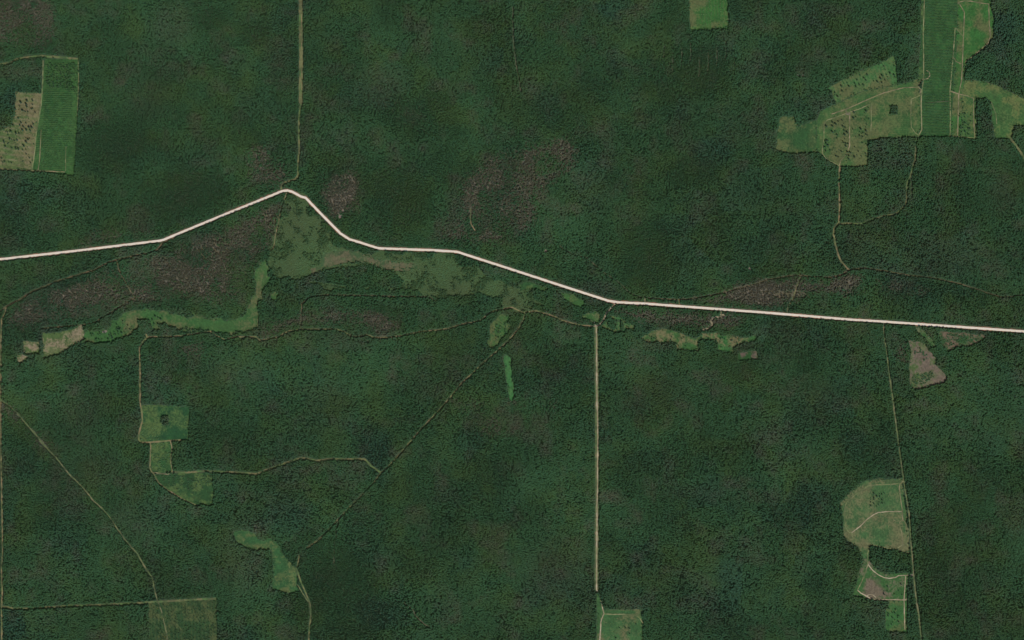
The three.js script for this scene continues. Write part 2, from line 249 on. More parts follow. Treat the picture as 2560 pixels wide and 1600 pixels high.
field('meadow', 'larger pale green glade with ragged edges right of the straight southern track', 'meadow', '1604,846 1616,834 1632,826 1650,822 1670,824 1692,830 1716,840 1738,847 1748,842 1756,832 1754,846 1746,852 1746,876 1718,875 1691,872 1692,858 1680,854 1660,855 1632,856 1614,853', { key: 'glade2', a: G1, b: T1, dry: .5, blob: 14, rough: 2.6, patch: [[1720, 864, 26, 12, -.8], [1655, 838, 40, 8, .5]] });
field('meadow', 'bright green and tan glade farthest right in the chain of glades below the road', 'meadow', '1752,834 1770,834 1798,834 1804,842 1820,838 1852,842 1846,848 1876,842 1892,838 1891,850 1862,856 1844,861 1834,866 1833,882 1812,880 1793,872 1798,858 1790,850 1776,850 1754,846', { key: 'glade3', a: lin(62, 118, 56), b: T1, dry: .45, blob: 14, rough: 2.4, patch: [[1850, 846, 40, 8, .6], [1815, 872, 20, 9, -.8], [1770, 838, 24, 6, .5]] });
field('meadow', 'small square olive field at the lower right end of the chain of glades', 'meadow', '1846,885 1870,880 1893,877 1896,898 1870,899 1847,901', { key: 'olive', a: GD, b: BR, dry: .45, blob: 14, res: 2, patch: [[1888, 886, 10, 14, .5]] });
// lower left
field('clearing', 'square dark green field with a clump of trees in its middle at the lower left', 'clearing', '355,1013 400,1012 440,1015 474,1018 472,1060 471,1099 452,1100 400,1105 350,1106 348,1088 356,1056 356,1030', { key: 'sq', a: lin(40, 88, 46), b: G3, c: GD, dry: .25, blob: 30, patch: [[358, 1080, 22, 34, .6], [395, 1075, 26, 14, .5], [410, 1014, 60, 4, .6], [410, 1103, 60, 5, .6], [470, 1060, 4, 50, .3]] });
field('clearing', 'narrow rectangular clearing under the square dark green field', 'clearing', '378,1107 402,1106 426,1103 430,1118 427,1150 431,1178 410,1182 384,1182 377,1168', { key: 'rect', a: G2, b: G3, dry: .4, blob: 18, patch: [[400, 1135, 22, 24, .3], [410, 1160, 20, 14, -.4]] });
field('clearing', 'teardrop shaped scrubby clearing below the narrow rectangular one', 'clearing', '386,1186 420,1187 450,1182 490,1182 531,1183 531,1205 536,1230 531,1262 500,1262 480,1256 455,1246 423,1226 400,1208', { key: 'tear', a: lin(46, 86, 42), b: G3, dry: .38, blob: 20, patch: [[495, 1215, 20, 14, .6], [480, 1246, 26, 10, .6], [520, 1240, 10, 24, -.6], [440, 1192, 40, 8, -.3], [430, 1222, 36, 7, .4]] });
field('clearing', 'scrubby green clearing cut off by the bottom edge at the lower left', 'clearing', '372,1506 420,1502 480,1498 542,1493 543,1560 542,1690 374,1690 373,1600', { key: 'scrub', a: lin(46, 82, 40), b: lin(84, 98, 54), dry: .34, row: 88, rowStep: 9, rowAmp: .3, rowColor: T3, blob: 20, patch: [[373, 1560, 5, 60, .6], [430, 1530, 20, 20, .4], [460, 1505, 80, 8, .2], [530, 1540, 20, 50, .35], [450, 1585, 40, 16, -.6]] });
field('clearing', 'boot shaped green clearing at the bottom left of centre', 'clearing', '582,1332 590,1326 603,1324 620,1327 634,1334 645,1346 658,1353 668,1348 680,1346 690,1354 698,1366 711,1391 726,1408 740,1422 743,1440 742,1465 749,1478 735,1481 719,1482 700,1478 680,1472 681,1450 684,1425 683,1400 680,1375 660,1374 640,1373 622,1372 608,1366 590,1352', { key: 'boot', a: lin(56, 104, 54), b: lin(100, 116, 66), dry: .42, blob: 18, patch: [[640, 1365, 40, 8, .4], [600, 1345, 14, 12, .4], [715, 1475, 30, 9, .5], [700, 1425, 20, 24, -.4], [586, 1335, 10, 8, -.6]] });
field('clearing', 'rectangular green clearing at the bottom of the straight southern track', 'clearing', '1491,1480 1497,1490 1504,1500 1508,1524 1560,1524 1604,1523 1606,1560 1608,1690 1489,1690 1490,1600 1493,1540', { key: 'south', a: lin(66, 110, 58), b: lin(116, 118, 76), dry: .42, blob: 28, row: 3, rowStep: 7, rowAmp: .15, rowColor: T3, patch: [[1550, 1580, 30, 14, .45], [1500, 1520, 9, 60, -.5], [1555, 1530, 50, 5, -.5], [1550, 1524, 60, 3, .5]] });
// lower right
field('meadow', 'big rounded green clearing crossed by sandy paths at the lower right', 'clearing', '2162,1202 2203,1198 2256,1196 2258,1215 2263,1260 2268,1300 2272,1340 2272,1384 2242,1373 2210,1366 2176,1361 2173,1380 2172,1396 2158,1394 2148,1374 2139,1363 2123,1356 2110,1339 2108,1300 2106,1279 2102,1257 2114,1243 2146,1214', { key: 'round', a: lin(70, 112, 60), b: lin(116, 120, 78), dry: .42, blob: 34, row: 86, rowStep: 6, rowAmp: .2, rowColor: T1, patch: [[2215, 1335, 36, 20, -.5], [2130, 1310, 14, 20, -.5], [2190, 1290, 50, 14, .25], [2200, 1203, 60, 6, .4], [2150, 1360, 50, 8, .25], [2262, 1290, 6, 70, -.6], [2225, 1270, 14, 20, .2]] });
field('meadow', 'lower right clearing with a grey brown patch of bare soil', 'clearing', '2160,1396 2172,1397 2176,1408 2192,1423 2211,1434 2250,1433 2274,1434 2269,1438 2267,1500 2224,1500 2190,1501 2160,1494 2132,1488 2140,1460 2150,1425', { key: 'bare', a: G1, b: lin(122, 112, 88), dry: .35, blob: 26, patch: [[2180, 1465, 26, 22, .9], [2196, 1478, 20, 14, .7], [2150, 1450, 10, 40, -.3]] });
field('clearing', 'small green rectangle at the bottom of the lower right clearings', 'clearing', '2224,1501 2267,1501 2267,1581 2240,1580 2213,1578 2214,1528 2222,1515', { key: 'last', a: lin(62, 112, 54), b: T3, dry: .32, blob: 24, patch: [[2240, 1508, 26, 9, .7], [2235, 1560, 20, 20, -.4]] });
// right
field('clearing', 'bare brown clearing with strips of shrubs right of the south eastern track', 'clearing', '2272,850 2290,852 2312,861 2328,882 2341,898 2338,912 2354,924 2364,938 2367,950 2356,957 2330,964 2301,973 2280,970 2273,958 2274,916 2278,880', { key: 'brown', a: G3, b: lin(124, 112, 92), dry: .82, blob: 20, rough: 2.4, patch: [[2320, 938, 34, 14, -.7], [2290, 950, 24, 16, -.6], [2280, 920, 12, 20, -.4], [2310, 896, 40, 10, .3]] });
field('meadow', 'narrow light green glade leading down from the road to the bare brown clearing', 'meadow', '2286,814 2300,820 2314,832 2326,842 2333,853 2341,870 2332,868 2322,858 2312,846 2302,836 2292,826', { key: 'lead', a: G1, b: lin(108, 120, 80), dry: .5, blob: 12, res: 2 });
field('clearing', 'tan scrubby clearing beside the road near the right edge', 'clearing', '2346,827 2380,830 2423,834 2460,838 2462,846 2440,858 2423,864 2392,868 2374,879 2362,868 2354,855 2348,840', { key: 'scrubR', a: G2, b: lin(120, 106, 82), dry: .5, blob: 18, rough: 3, patch: [[2370, 845, 20, 10, .4], [2390, 862, 40, 7, .4], [2430, 846, 24, 8, -.4]] });

// ---------------------------------------------------------------- the pale road and the tracks
function ribbon(pts, half, y, color, o = {}) {      // a strip of ground along a line; the edges wander
  const step = o.step ?? 2, line = resample(pts, step), pos = [], col = [], idx = [], jit = o.jit ?? 0.35;
  for (let i = 0; i < line.length; i++) {
    const a = line[Math.max(0, i - 1)], b = line[Math.min(line.length - 1, i + 1)], L = Math.hypot(b[0] - a[0], b[1] - a[1]) || 1;
    const nx = -(b[1] - a[1]) / L, ny = (b[0] - a[0]) / L, [x, yy] = line[i];
    const hw = [-1, 1].map((s) => half * (1 + jit * 2 * (fbm(x + s * 40, yy, 6, 2, 31) - 0.5)));
    const wob = (o.wob ?? 0.5) * (fbm(x, yy, 9, 2, 33) - 0.5);
    for (let k = 0; k < 3; k++) {
      const d = k === 0 ? -hw[0] : k === 1 ? wob : hw[1];
      pos.push(WX(x + nx * d), y + (k === 1 ? o.crown ?? 0.03 : 0), WZ(yy + ny * d));
      const c = color(x, yy, k === 1); col.push(...c);
    }
    if (i) { const p = (i - 1) * 3; for (const e of [0, 1]) idx.push(p + e, p + e + 3, p + e + 1, p + e + 1, p + e + 3, p + e + 4); }
  }
  const g = new THREE.BufferGeometry();
  g.setAttribute('position', new THREE.Float32BufferAttribute(pos, 3));
  g.setAttribute('color', new THREE.Float32BufferAttribute(col, 3));
  g.setIndex(idx); g.computeVertexNormals();
  if (g.attributes.normal.getY(0) < 0) { for (let i = 0; i < idx.length; i += 3) { const t = idx[i]; idx[i] = idx[i + 1]; idx[i + 1] = t; } g.setIndex(idx); g.computeVertexNormals(); }
  return g;
}
const earthMat = new THREE.MeshStandardMaterial({ vertexColors: true, roughness: 1 });
function clearLine(pts, r) { for (const [x, y] of resample(pts, 1)) stampDisc(x, y, r, 2); }

const ROAD = P('-140,667 0,648.4 200,626 399,601.8 410,599 434,589 540,545 640,504.6 706,477.5 719,476.2 731,479.6 752,491 764.5,494.9 800,532 851.6,583.9 873,598 900,606 943,619.8 952,621 1084,625.6 1140,629.4 1146,630.5 1280,673.8 1420,719.5 1521,752 1544.5,755.8 1613,759 1760,770 1920,782 2131,799.5 2200,803.4 2560,828.6 2700,838.5');
{
  const road = new THREE.Group(); road.name = 'road';
  tag(road, 'broad pale cream sand road winding across the whole photo from left to right', 'road', 'structure'); scene.add(road);
  const top = new THREE.Mesh(ribbon(ROAD, 2.75, 2.0, (x, y) => { const k = 0.97 + 0.06 * hash(Math.round(x * 3), Math.round(y * 3)); return [0.70 * k, 0.62 * k, 0.485 * k]; }, { jit: 0.03, wob: 0, crown: 0.25, step: 3 }), earthMat);
  top.name = 'roadway'; road.add(top);
  const RED = lin(142, 98, 74), EDGE = lin(120, 96, 72);
  const verge = new THREE.Mesh(ribbon(ROAD, 4.3, 1.5, (x, y, mid) => { const n = fbm(x, y, 18, 3, 41); return mix3(mix3(lin(78, 74, 54), EDGE, clamp(n * 2 - 0.5)), RED, clamp((fbm(x, y, 30, 2, 43) - 0.55) * 4)); }, { jit: 0.55, wob: 0, crown: 0.1 }), earthMat);
  verge.name = 'verge'; verge.userData = { label: 'reddish earth verge along the pale road' }; road.add(verge);
  for (const c of [top, verge]) c.receiveShadow = c.castShadow = true;
  clearLine(ROAD, 6.2);
}
const K = {     // what the tracks are made of: [main, second, share of second]
  tan: [lin(130, 114, 82), lin(100, 110, 66), .3], sand: [lin(170, 158, 128), lin(132, 124, 94), .3], grass: [lin(80, 108, 58), lin(112, 108, 72), .3],
  brown: [lin(118, 98, 72), lin(84, 84, 54), .4], grey: [lin(118, 112, 82), lin(88, 104, 62), .4], dim: [lin(66, 80, 54), lin(92, 88, 66), .4], path: [lin(136, 132, 94), lin(104, 118, 72), .35], pink: [lin(142, 128, 98), lin(116, 116, 78), .35],
};
let layer = 0;
function track(label, pts, width, kind, o = {}) {
  const p = P(pts), [a, b, s] = K[kind];
  layer = (layer + 1) % 40;
  const g = ribbon(p, width / 2, (o.y ?? 0.7) + layer * 0.012, (x, y, mid) => {
    const n = fbm(x, y, 14, 3, 51), k = 0.82 + 0.36 * fbm(x, y, 3, 2, 53);
    let c = mix3(a, b, clamp((n - 0.62 + s) * 3 + (mid ? -0.2 : 0.35)));
    if (kind !== 'sand' && o.clear !== 0) c = mix3(c, lin(58, 72, 44), (o.fade ?? 0.55) * sstep(0.46, 0.66, fbm(x, y, 11, 2, 55)));
    return c.map((v) => v * k);
  }, { jit: o.jit ?? 0.5, wob: 0.4 });
  const m = new THREE.Mesh(g, earthMat); m.receiveShadow = true;
  m.name = numbered(o.name ?? 'track'); tag(m, label, o.category ?? 'track', 'structure', o.group); scene.add(m);
  if (o.clear !== 0) for (const [x, y] of resample(p, 1)) stampDisc(x, y, o.clear ?? (width / 2 + 1.4) * (o.name === 'ride' ? 1 : 0.62 + 0.7 * fbm(x, y, 8, 2, 57)), 2);
  return m;
}
// northern track
track('wide straight grassy ride running down from the top edge to the road bend', '752.4,-140 752.4,0 752.6,100 753,160 752.5,212 752.6,258', 10, 'grass', { name: 'ride', category: 'ride' });
track('bright worn wheel path in the middle of the wide northern ride', '753.6,20 753.8,90 754,150 754.4,180 754.2,225', 2.6, 'tan', { y: 1.3, name: 'path', category: 'path' });
track('narrow lower half of the northern track, bending left to reach the road', '752.6,256 749,285 747,304 747.4,340 748.2,381 745.5,400 745,437 739,447.6 727,451.6 710,457 704,466 702,474', 4.4, 'grass');
// left side
track('brown forest track curving from the road bend down to the left edge', '434,594 420,600 407,606 394,623.5 378,630 344,637 294,649 272,655 235,675 185,690 143,702 114,715 79,729 53,747 16,766 2,777 -60,800', 3.6, 'brown');
track('pale track running straight down the left edge of the photo', '16,767 13,781 4,800 2.4,850 2.6,960 2.2,1040 3,1160 4,1200 5.5,1306 7,1380 3.8,1425 6,1486 4,1517 4.5,1560 4,1690', 3.6, 'tan');
track('thin path branching down from the curving brown track', '292,650 296,670 304,688 317,712 337,744', 1.7, 'brown', { name: 'path', category: 'path' });
track('thin path along the lower edge of the wide brown logged stand', '337,745 312,760 286,776 249,798 236,806 204,812 150,817 108,821', 2, 'brown', { name: 'path', category: 'path' });
track('rough diagonal track from the left edge to the scrubby lower left clearing', '0,998 27,1018 50,1041 71,1066 90,1087 106,1108 127,1131 143,1147 159,1168 172,1184 190,1202 212,1224 230,1248 259,1275 278,1298 291,1318 312,1348 328,1367 344,1385 362,1417 373,1433 381,1443 385,1467 394,1502 405,1531 418,1591 420,1650', 3, 'grey', { jit: .95, fade: .8 });
track('green ride running level from the left edge to the scrubby lower left clearing', '4,1516 34,1521 79,1521 132,1517 185,1514 238,1512.7 290,1510 344,1508 397,1504 450,1501 540,1496', 4.6, 'grass', { name: 'ride', category: 'ride' });
track('straight tan track leading down to the square dark green field', '365,835 368,844 357,856 349,871 350.5,911 350,948 351,1012 354.5,1025 356,1051 347,1086 347,1099 352,1106 376,1105.6 423,1101.6 452,1099.5', 4, 'tan');
track('tan path down the left side of the narrow rectangular clearing', '377,1107 376,1140 375,1170 378,1178 386,1186 392,1200 397,1208 423,1227 455,1247 489,1262', 3, 'tan', { name: 'path', category: 'path' });
track('tan path down the right side of the narrow rectangular clearing', '426,1103 430,1118 427.5,1140 427,1157 431,1178 420,1186 384,1181', 2.6, 'pink', { name: 'path', category: 'path' });
track('green overgrown ride running right from the narrow clearing to the diagonal track', '431,1180 466,1181 516,1177 560,1180 600,1181 640,1185 680,1170 719,1156 751,1145 770,1146 791,1152 825,1147 870,1148 912,1148 928,1165 952,1182', 4.4, 'grass', { name: 'ride', category: 'ride' });
track('long diagonal track through the centre of the southern forest', '1314,782 1308,800 1296,822 1272,850 1240,880 1209,906 1180,934 1156,956 1125,994 1098,1025 1053,1072 1008,1125 968,1168 952,1182', 3.4, 'tan', { jit: .7 });
track('overgrown lower half of the long diagonal track, fading out at its end', '952,1182 939,1200 934,1207 889,1253 862,1280 844,1300 812,1335 790,1354 767,1370', 2.8, 'grass', { jit: .7 });
track('dark narrow path dropping from the lower diagonal track', '846,1303 841,1334 837,1359 834.6,1409', 1.3, 'dim', { name: 'path', category: 'path', clear: 1.3 });
track('long winding tan track below the middle of the road', '370,842 410,841 450,840 526,828 540,838 561,849 590,842 640,842 650,850.6 693,843.7 708,834 722,828 751,823 800,823 841,822.5 860,829 878,840 894,842 918,837 936,843.7 973,843.7 1010,838 1053,828.6 1116,822.5 1150,812 1201,801 1222,784 1240,775.7 1280,768 1306,781 1341,777 1386,791.5 1402,800 1444,812 1486,816', 3.2, 'tan');
track('thin straight path between the winding track and the marsh', '751,823 754,800 754,760 770,746 783,740 812,737 878,738 930,739 984,741 1030,741 1074,742.6 1090,753', 1.9, 'brown', { name: 'path', category: 'path' });
// junction and the straight southern track
track('pale side track curving down from the road to the straight southern track', '1540,757 1534,764 1528,769.6 1523,776 1518,780 1512,792 1505,805 1495.5,815 1490.5,819', 3.4, 'sand');
track('straight southern ride with worn grass on both sides', '1490.5,817 1491,842 1491.6,880 1492,940 1492.4,1012 1492.6,1100 1492.6,1200 1492,1300 1491.6,1412 1491.6,1474', 9.4, 'grey', { name: 'ride', category: 'ride', jit: .25 });
track('bright sandy wheel track along the straight southern ride', '1485,804 1487,811 1490.5,819 1491.5,842 1491.6,880 1492,940 1492.4,1012 1494.5,1060 1494.4,1100 1493.6,1200 1493.5,1230 1492.2,1262 1492.6,1300 1492,1350 1491.4,1412 1491.6,1450 1491.6,1474 1496,1483 1501,1491 1505,1510 1507.5,1525 1510,1534 1505,1545 1502,1556 1501,1580 1499.6,1600 1498,1690', 3, 'sand', { y: 1.3, clear: 0 });
track('thin path curving round the top of the bottom clearing', '1510,1535 1535,1536 1558,1535.5 1589,1538 1600,1546 1607,1558', 2.4, 'path', { name: 'path', category: 'path', y: 1.1 });
// right side
track('tan forest track from the upper right clearings down to the fork', '2100,414 2097,453 2099,479 2098.6,527 2097,556 2085,570.6 2084,585 2089,612 2096,638 2103,654 2122,675', 4.2, 'tan');
track('brown track along the top of the long tan logged stand', '2122,675 2105,686 2079,693 2039,692 1986,687 1946,694 1920,699 1896,708 1836,724 1783,737 1730,746 1700.6,749 1660,747 1624,745', 2.4, 'brown');
track('faint overgrown path curving from the logged stand track up into the forest', '1624,745 1590,740 1574,732 1545,704 1518,688 1465,643 1439,637 1412,626 1391,606 1367,577', 1.3, 'dim', { name: 'path', category: 'path', clear: 1.4 });
track('short tan stub joining the logged stand track to the road', '1698,748 1698,762', 2.6, 'tan', { name: 'path', category: 'path' });
track('short reddish stub joining the road east of the junction', '1612,746 1612,758', 3, 'pink', { name: 'path', category: 'path' });
track('thin brown track running right from the fork to the right edge', '2122,675 2131,674 2158,670 2211,676.5 2272,688 2333,695 2396,708 2436,721 2470,733 2502,742.6 2530,741 2560,736 2690,730', 2.3, 'brown');
track('green track from the dark plantation down to the fork track', '2294,342 2289,360 2288,400 2286,402 2277,437 2268,455.5 2267,480 2266,500.5 2264,511 2245,531 2228,537 2211,539 2184.5,547 2150,560 2116,558 2097,560', 3.4, 'grass');
track('faint path beside the lower part of the green plantation track', '2277,438 2279,465 2279,494', 1.8, 'dim', { name: 'path', category: 'path' });
track('straight grey track running from the road down to the bottom right', '2210,808 2209.7,832 2215,866 2224,940 2232,996 2241,1067 2248,1120 2257,1184 2260,1205 2273,1285 2277,1348 2281,1390 2284,1438 2289,1486 2296,1531 2304,1600 2312,1690', 3.8, 'grey');
track('thin tan path crossing the long tan logged stand', '2002,691 1994,712 1986,733 1982,749 1970,765 1968,781', 2.4, 'tan', { name: 'path', category: 'path' });
track('pale loop of sand beside the road under the logged strip', '1804,778 1801,787 1812,787.5 1811,791 1797,793 1788,792 1782,797 1777,803 1782,811 1775,820 1756,825', 3, 'sand', { name: 'path', category: 'path' });
track('thin brown path going down left of the road bend', '717,482 706,511 697,553 688,590 685,617 678,626', 2.3, 'tan', { name: 'path', category: 'path' });
track('short tan path inside the large brown thinned stand', '1177,521 1177,559 1188,577', 2.2, 'tan', { name: 'path', category: 'path' });
track('forest track along the toe of the boot shaped clearing down to the bottom edge', '748,1388 747,1400 742,1422 751,1451 767,1488 776,1512 777.6,1539 774,1570 772,1600 770,1690', 3.8, 'grass');
track('short path along the right edge of the boot shaped clearing', '744,1462 756,1482 770,1504', 2, 'path', { name: 'path', category: 'path' });
track('green ride leading left from the dark plantation strip', '-90,163 0,161 27,157 42,148 70,143 106,140 148,143 196,147', 5, 'grass', { name: 'ride', category: 'ride' });
track('green ride at the right edge below the light green meadow', '2526,347 2541.7,365 2560,394 2590,440', 5, 'grass', { name: 'ride', category: 'ride' });
track('faint path in the forest at the bottom centre', '1010,1507 1032,1523 1040,1541 1060,1560 1076,1569', 2, 'dim', { name: 'path', category: 'path' });
track('faint overgrown path near the top centre', '1282,20 1284,110 1290,160 1297,195 1302,228', 1.7, 'dim', { name: 'path', category: 'path' });
// skid trails in the logged stands
for (let i = 0; i < 8; i++) track('thin straight skid trail among parallel ones in the wide brown logged stand', `${492 + i * 10.5},${622 - i * 4} ${505 + i * 10.5},${636 - i * 4} ${518 + i * 10.5},${651 - i * 5}`, 1.3, 'brown', { name: 'skid_trail', category: 'skid trail', group: 'parallel skid trails below the road', clear: 1.2 });
for (let i = 0; i < 5; i++) track('thin slanting skid trail in the brown stand under the road bend', `${654 + i * 10},${516 + i * 3} ${660 + i * 9},${534 + i * 4} ${668 + i * 7},${552 + i * 3}`, 1.2, 'brown', { name: 'skid_trail', category: 'skid trail', group: 'skid trails under the road bend', clear: 1.2 });
for (let i = 0; i < 9; i++) { const x = 1660 + i * 22, y = 96 + (i * 37) % 50; track('faint upright gap line in the regrowth below the small top clearing', `${x},${y} ${x + 1},${y + 22} ${x - 1},${y + 48}`, 1.3, 'dim', { name: 'skid_trail', category: 'skid trail', group: 'gap lines in the regrowth', clear: 1.1 }); }
for (let i = 0; i < 4; i++) track('thin level skid trail in the long tan logged stand', `${1900 + i * 14},${728 + i * 5} ${1950 + i * 12},${730 + i * 4} ${2010 + i * 6},${732 + i * 4}`, 1.5, 'brown', { name: 'skid_trail', category: 'skid trail', group: 'skid trails in the long tan stand', clear: 1.1 });
// paths on the upper right clearings
const fp = (label, pts, kind = 'path', w = 2.1) => track(label, pts, w, kind, { name: 'path', category: 'path', clear: w / 2 + 1.2, y: 1.1, jit: .5 });
fp('sandy path along the lower edge of the wedge shaped clearing', '2079,285 2110,275 2140,262 2180,244 2210,232 2240,224 2260,219 2296,218', 'pink', 2.6);
fp('sandy path looping round the small tree rows below the wedge', '2180,258 2150,272 2122,281 2090,293 2068,300 2060,310 2060,345 2056,370 2056,384 2066,398 2098,414');
fp('pinkish straight path down the middle of the upper right tree rows', '2114,276 2116,283 2124,286 2124,330 2124,365 2116,385 2102,400 2098,414', 'pink', 2.8);
fp('faint path bounding the meadow with the square tree clump', '2178,257 2178,300 2177,340');
fp('pale track up the left side of the tall dark plantation', '2297,339 2304,325 2304,300 2303,250 2305,225 2309,195 2309,150 2308,80 2311,0 2311,-80', 'path', 2.8);
fp('curved path splitting off left of the tall dark plantation', '2304,236 2296,240 2278,248 2277,290 2278,318 2288,332 2296,338', 'path');
fp('small hooked path inside the left edge of the dark plantation', '2309,199 2320,196 2325,188 2323,180 2316,176', 'pink', 2);
fp('link path between the wedge path and the plantation track', '2296,218 2303,224 2300,234', 'pink', 2.4);
fp('diagonal path up to the plantation track from the wedge path', '2296,218 2300,205 2308,196', 'pink', 2.4);
fp('straight pale track along the right side of the dark plantation', '2375,341 2376,300 2375,229 2380,170 2385,110 2388,70', 'path', 2.6);
fp('second straight track beside the right plantation track', '2394,341 2395,300 2397,235 2404,200 2406,160 2408,100 2410,60 2411,30 2400,12 2394,6', 'pink', 2.6);
fp('short diagonal path between the two right plantation tracks', '2389,70 2398,80 2408,92', 'grey', 2.6);
fp('short cross path low between the two right plantation tracks', '2375,228 2385,231 2397,235', 'pink', 2.6);
fp('curved cross path high between the two right plantation tracks', '2383,142 2390,154 2404,160', 'pink', 2.2);
fp('path along the top and right edges of the top right clearing', '2396,6 2410,2 2430,3 2455,8 2472,10 2473,60 2476,90 2470,108 2440,134 2412,156', 'pink', 2.4);
fp('path down the left edge of the forest tongue', '2397,235 2420,240 2434,246 2434,300 2437,344', 'pink', 2);
fp('path along the bottom of the small shrub rows', '2372,340 2394,341 2437,345');
fp('tan path inside the light green meadow at the right edge', '2478,255 2490,285 2492,310', 'path', 1.9);
fp('faint path across the lower part of the dark plantation', '2312,258 2340,255 2374,253', 'dim', 1.6);
// paths on the upper left clearings
fp('tan path between the pale clearing and the dark plantation strip', '108,150 107,200 103,262 95,310 90,340 88,370 84,400 80,426', 'path', 2.6);
fp('pinkish path inside the left side of the plantation strip', '103,325 101,365 99,400 95,426', 'pink', 2);
fp('tan path along the bottom of both upper left clearings', '-80,420 0,422 40,425 80,427 120,428 162,430', 'pink', 2.6);
fp('faint path inside the right side of the plantation strip', '165,365 164,400 164,428', 'path', 1.8);
fp('pale path up the right edge of the dark plantation strip', '196,150 197,200 195,250 194,270 193,300', 'path', 2.4);
// paths on the lower right clearings
fp('sandy path round the upper left rim of the big rounded clearing', '2249,1209 2220,1211 2190,1212 2170,1215 2150,1228 2130,1244 2116,1256 2112,1270 2112,1300 2115,1320 2122,1330 2130,1333 2131,1342');
fp('pale path across the middle of the big rounded clearing', '2129,1332 2150,1316 2168,1298 2185,1286 2196,1281 2220,1279 2254,1279', 'sand', 2.3);
fp('winding sandy path down the right side of the big rounded clearing', '2258,1203 2250,1209 2248,1220 2251,1245 2255,1270 2256,1290 2257,1299 2249,1305 2249,1315 2254,1330 2256,1350 2257,1362', 'pink', 2.4);
fp('short forked path near the right rim of the big rounded clearing', '2257,1299 2264,1308 2266,1316 2271,1324', 'pink', 2.2);
fp('small curved spur path on the big rounded clearing', '2232,1299 2240,1303 2250,1302', 'pink', 1.8);
fp('pale path along the bottom rim of the big rounded clearing', '2178,1361 2200,1366 2222,1371 2241,1372 2250,1366 2257,1362 2268,1362 2271,1358', 'path', 2.4);
fp('sandy path down the left edge of the triangular wood', '2173,1367 2169,1385 2169,1403 2170,1411 2162,1435 2154,1455 2144,1474', 'path', 2.4);
fp('white sandy curved path below the triangular wood', '2170,1411 2182,1426 2196,1437 2210,1444 2225,1446 2240,1443 2246,1439 2270,1438', 'sand', 2.4);
fp('white sandy path along the lower left rim of the bare soil clearing', '2144,1475 2152,1483 2165,1490 2176,1496 2192,1499 2215,1499 2266,1499.5', 'sand', 2.8);
fp('small white loop of path beside the bare soil patch', '2166,1490 2174,1486 2182,1487 2188,1492 2191,1498', 'sand', 2);
fp('straight white path down the right side of the lowest clearings', '2264,1440 2262,1470 2260,1500 2261,1540 2262,1574', 'sand', 2.4);

// sandy bare spots
const spots = new THREE.MeshStandardMaterial({ color: new THREE.Color().setRGB(0.19, 0.16, 0.12), roughness: 1 });
function spot(label, x, y, rx, ry, turn = 0) {
  const s = new THREE.Shape(), n = 26;
  for (let i = 0; i < n; i++) { const a = (i / n) * 2 * Math.PI, k = 0.7 + 0.6 * hash(i + Math.round(x), Math.round(y)); const u = Math.cos(a) * rx * k, v = Math.sin(a) * ry * k; s[i ? 'lineTo' : 'moveTo'](WX(x + u * Math.cos(turn) - v * Math.sin(turn)), -WZ(y + u * Math.sin(turn) + v * Math.cos(turn))); }
  const g = new THREE.ShapeGeometry(s); g.rotateX(-Math.PI / 2);
  const m = new THREE.Mesh(g, spots); m.position.y = 0.45; m.receiveShadow = true; m.name = numbered('bare_patch'); tag(m, label, 'bare patch', 'structure'); scene.add(m);
  stampDisc(x, y, Math.min(rx, ry) * 0.9, 1);
}
spot('bare sandy patch at the bottom of the triangular brown stand', 850, 542, 4, 7, .5);
spot('paler bare strip above the sandy patch in the triangular brown stand', 857, 527, 3, 8, .4);
spot('tiny left bare patch in the forest left of the wedge shaped clearing', 1994, 188, 2, 5);
spot('tiny right bare patch in the forest left of the wedge shaped clearing', 2007, 190, 2.2, 5.5, .3);
spot('small bare patch above the road near the middle of the photo', 1364, 628, 4, 5);
spot('striped bare patch in the forest above the long tan logged stand', 1874, 672, 3, 6, .3);
spot('pinkish bare junction in the upper right clearing', 2120, 284, 6, 3);
spot('sandy junction where the side tracks meet below the road', 1491, 817, 5, 5);
spot('bare spot where the southern tracks meet beside the triangular wood', 2279, 1438, 3, 5);
spot('tan bare spot in the river meadow', 262, 829, 6, 3, -.3);

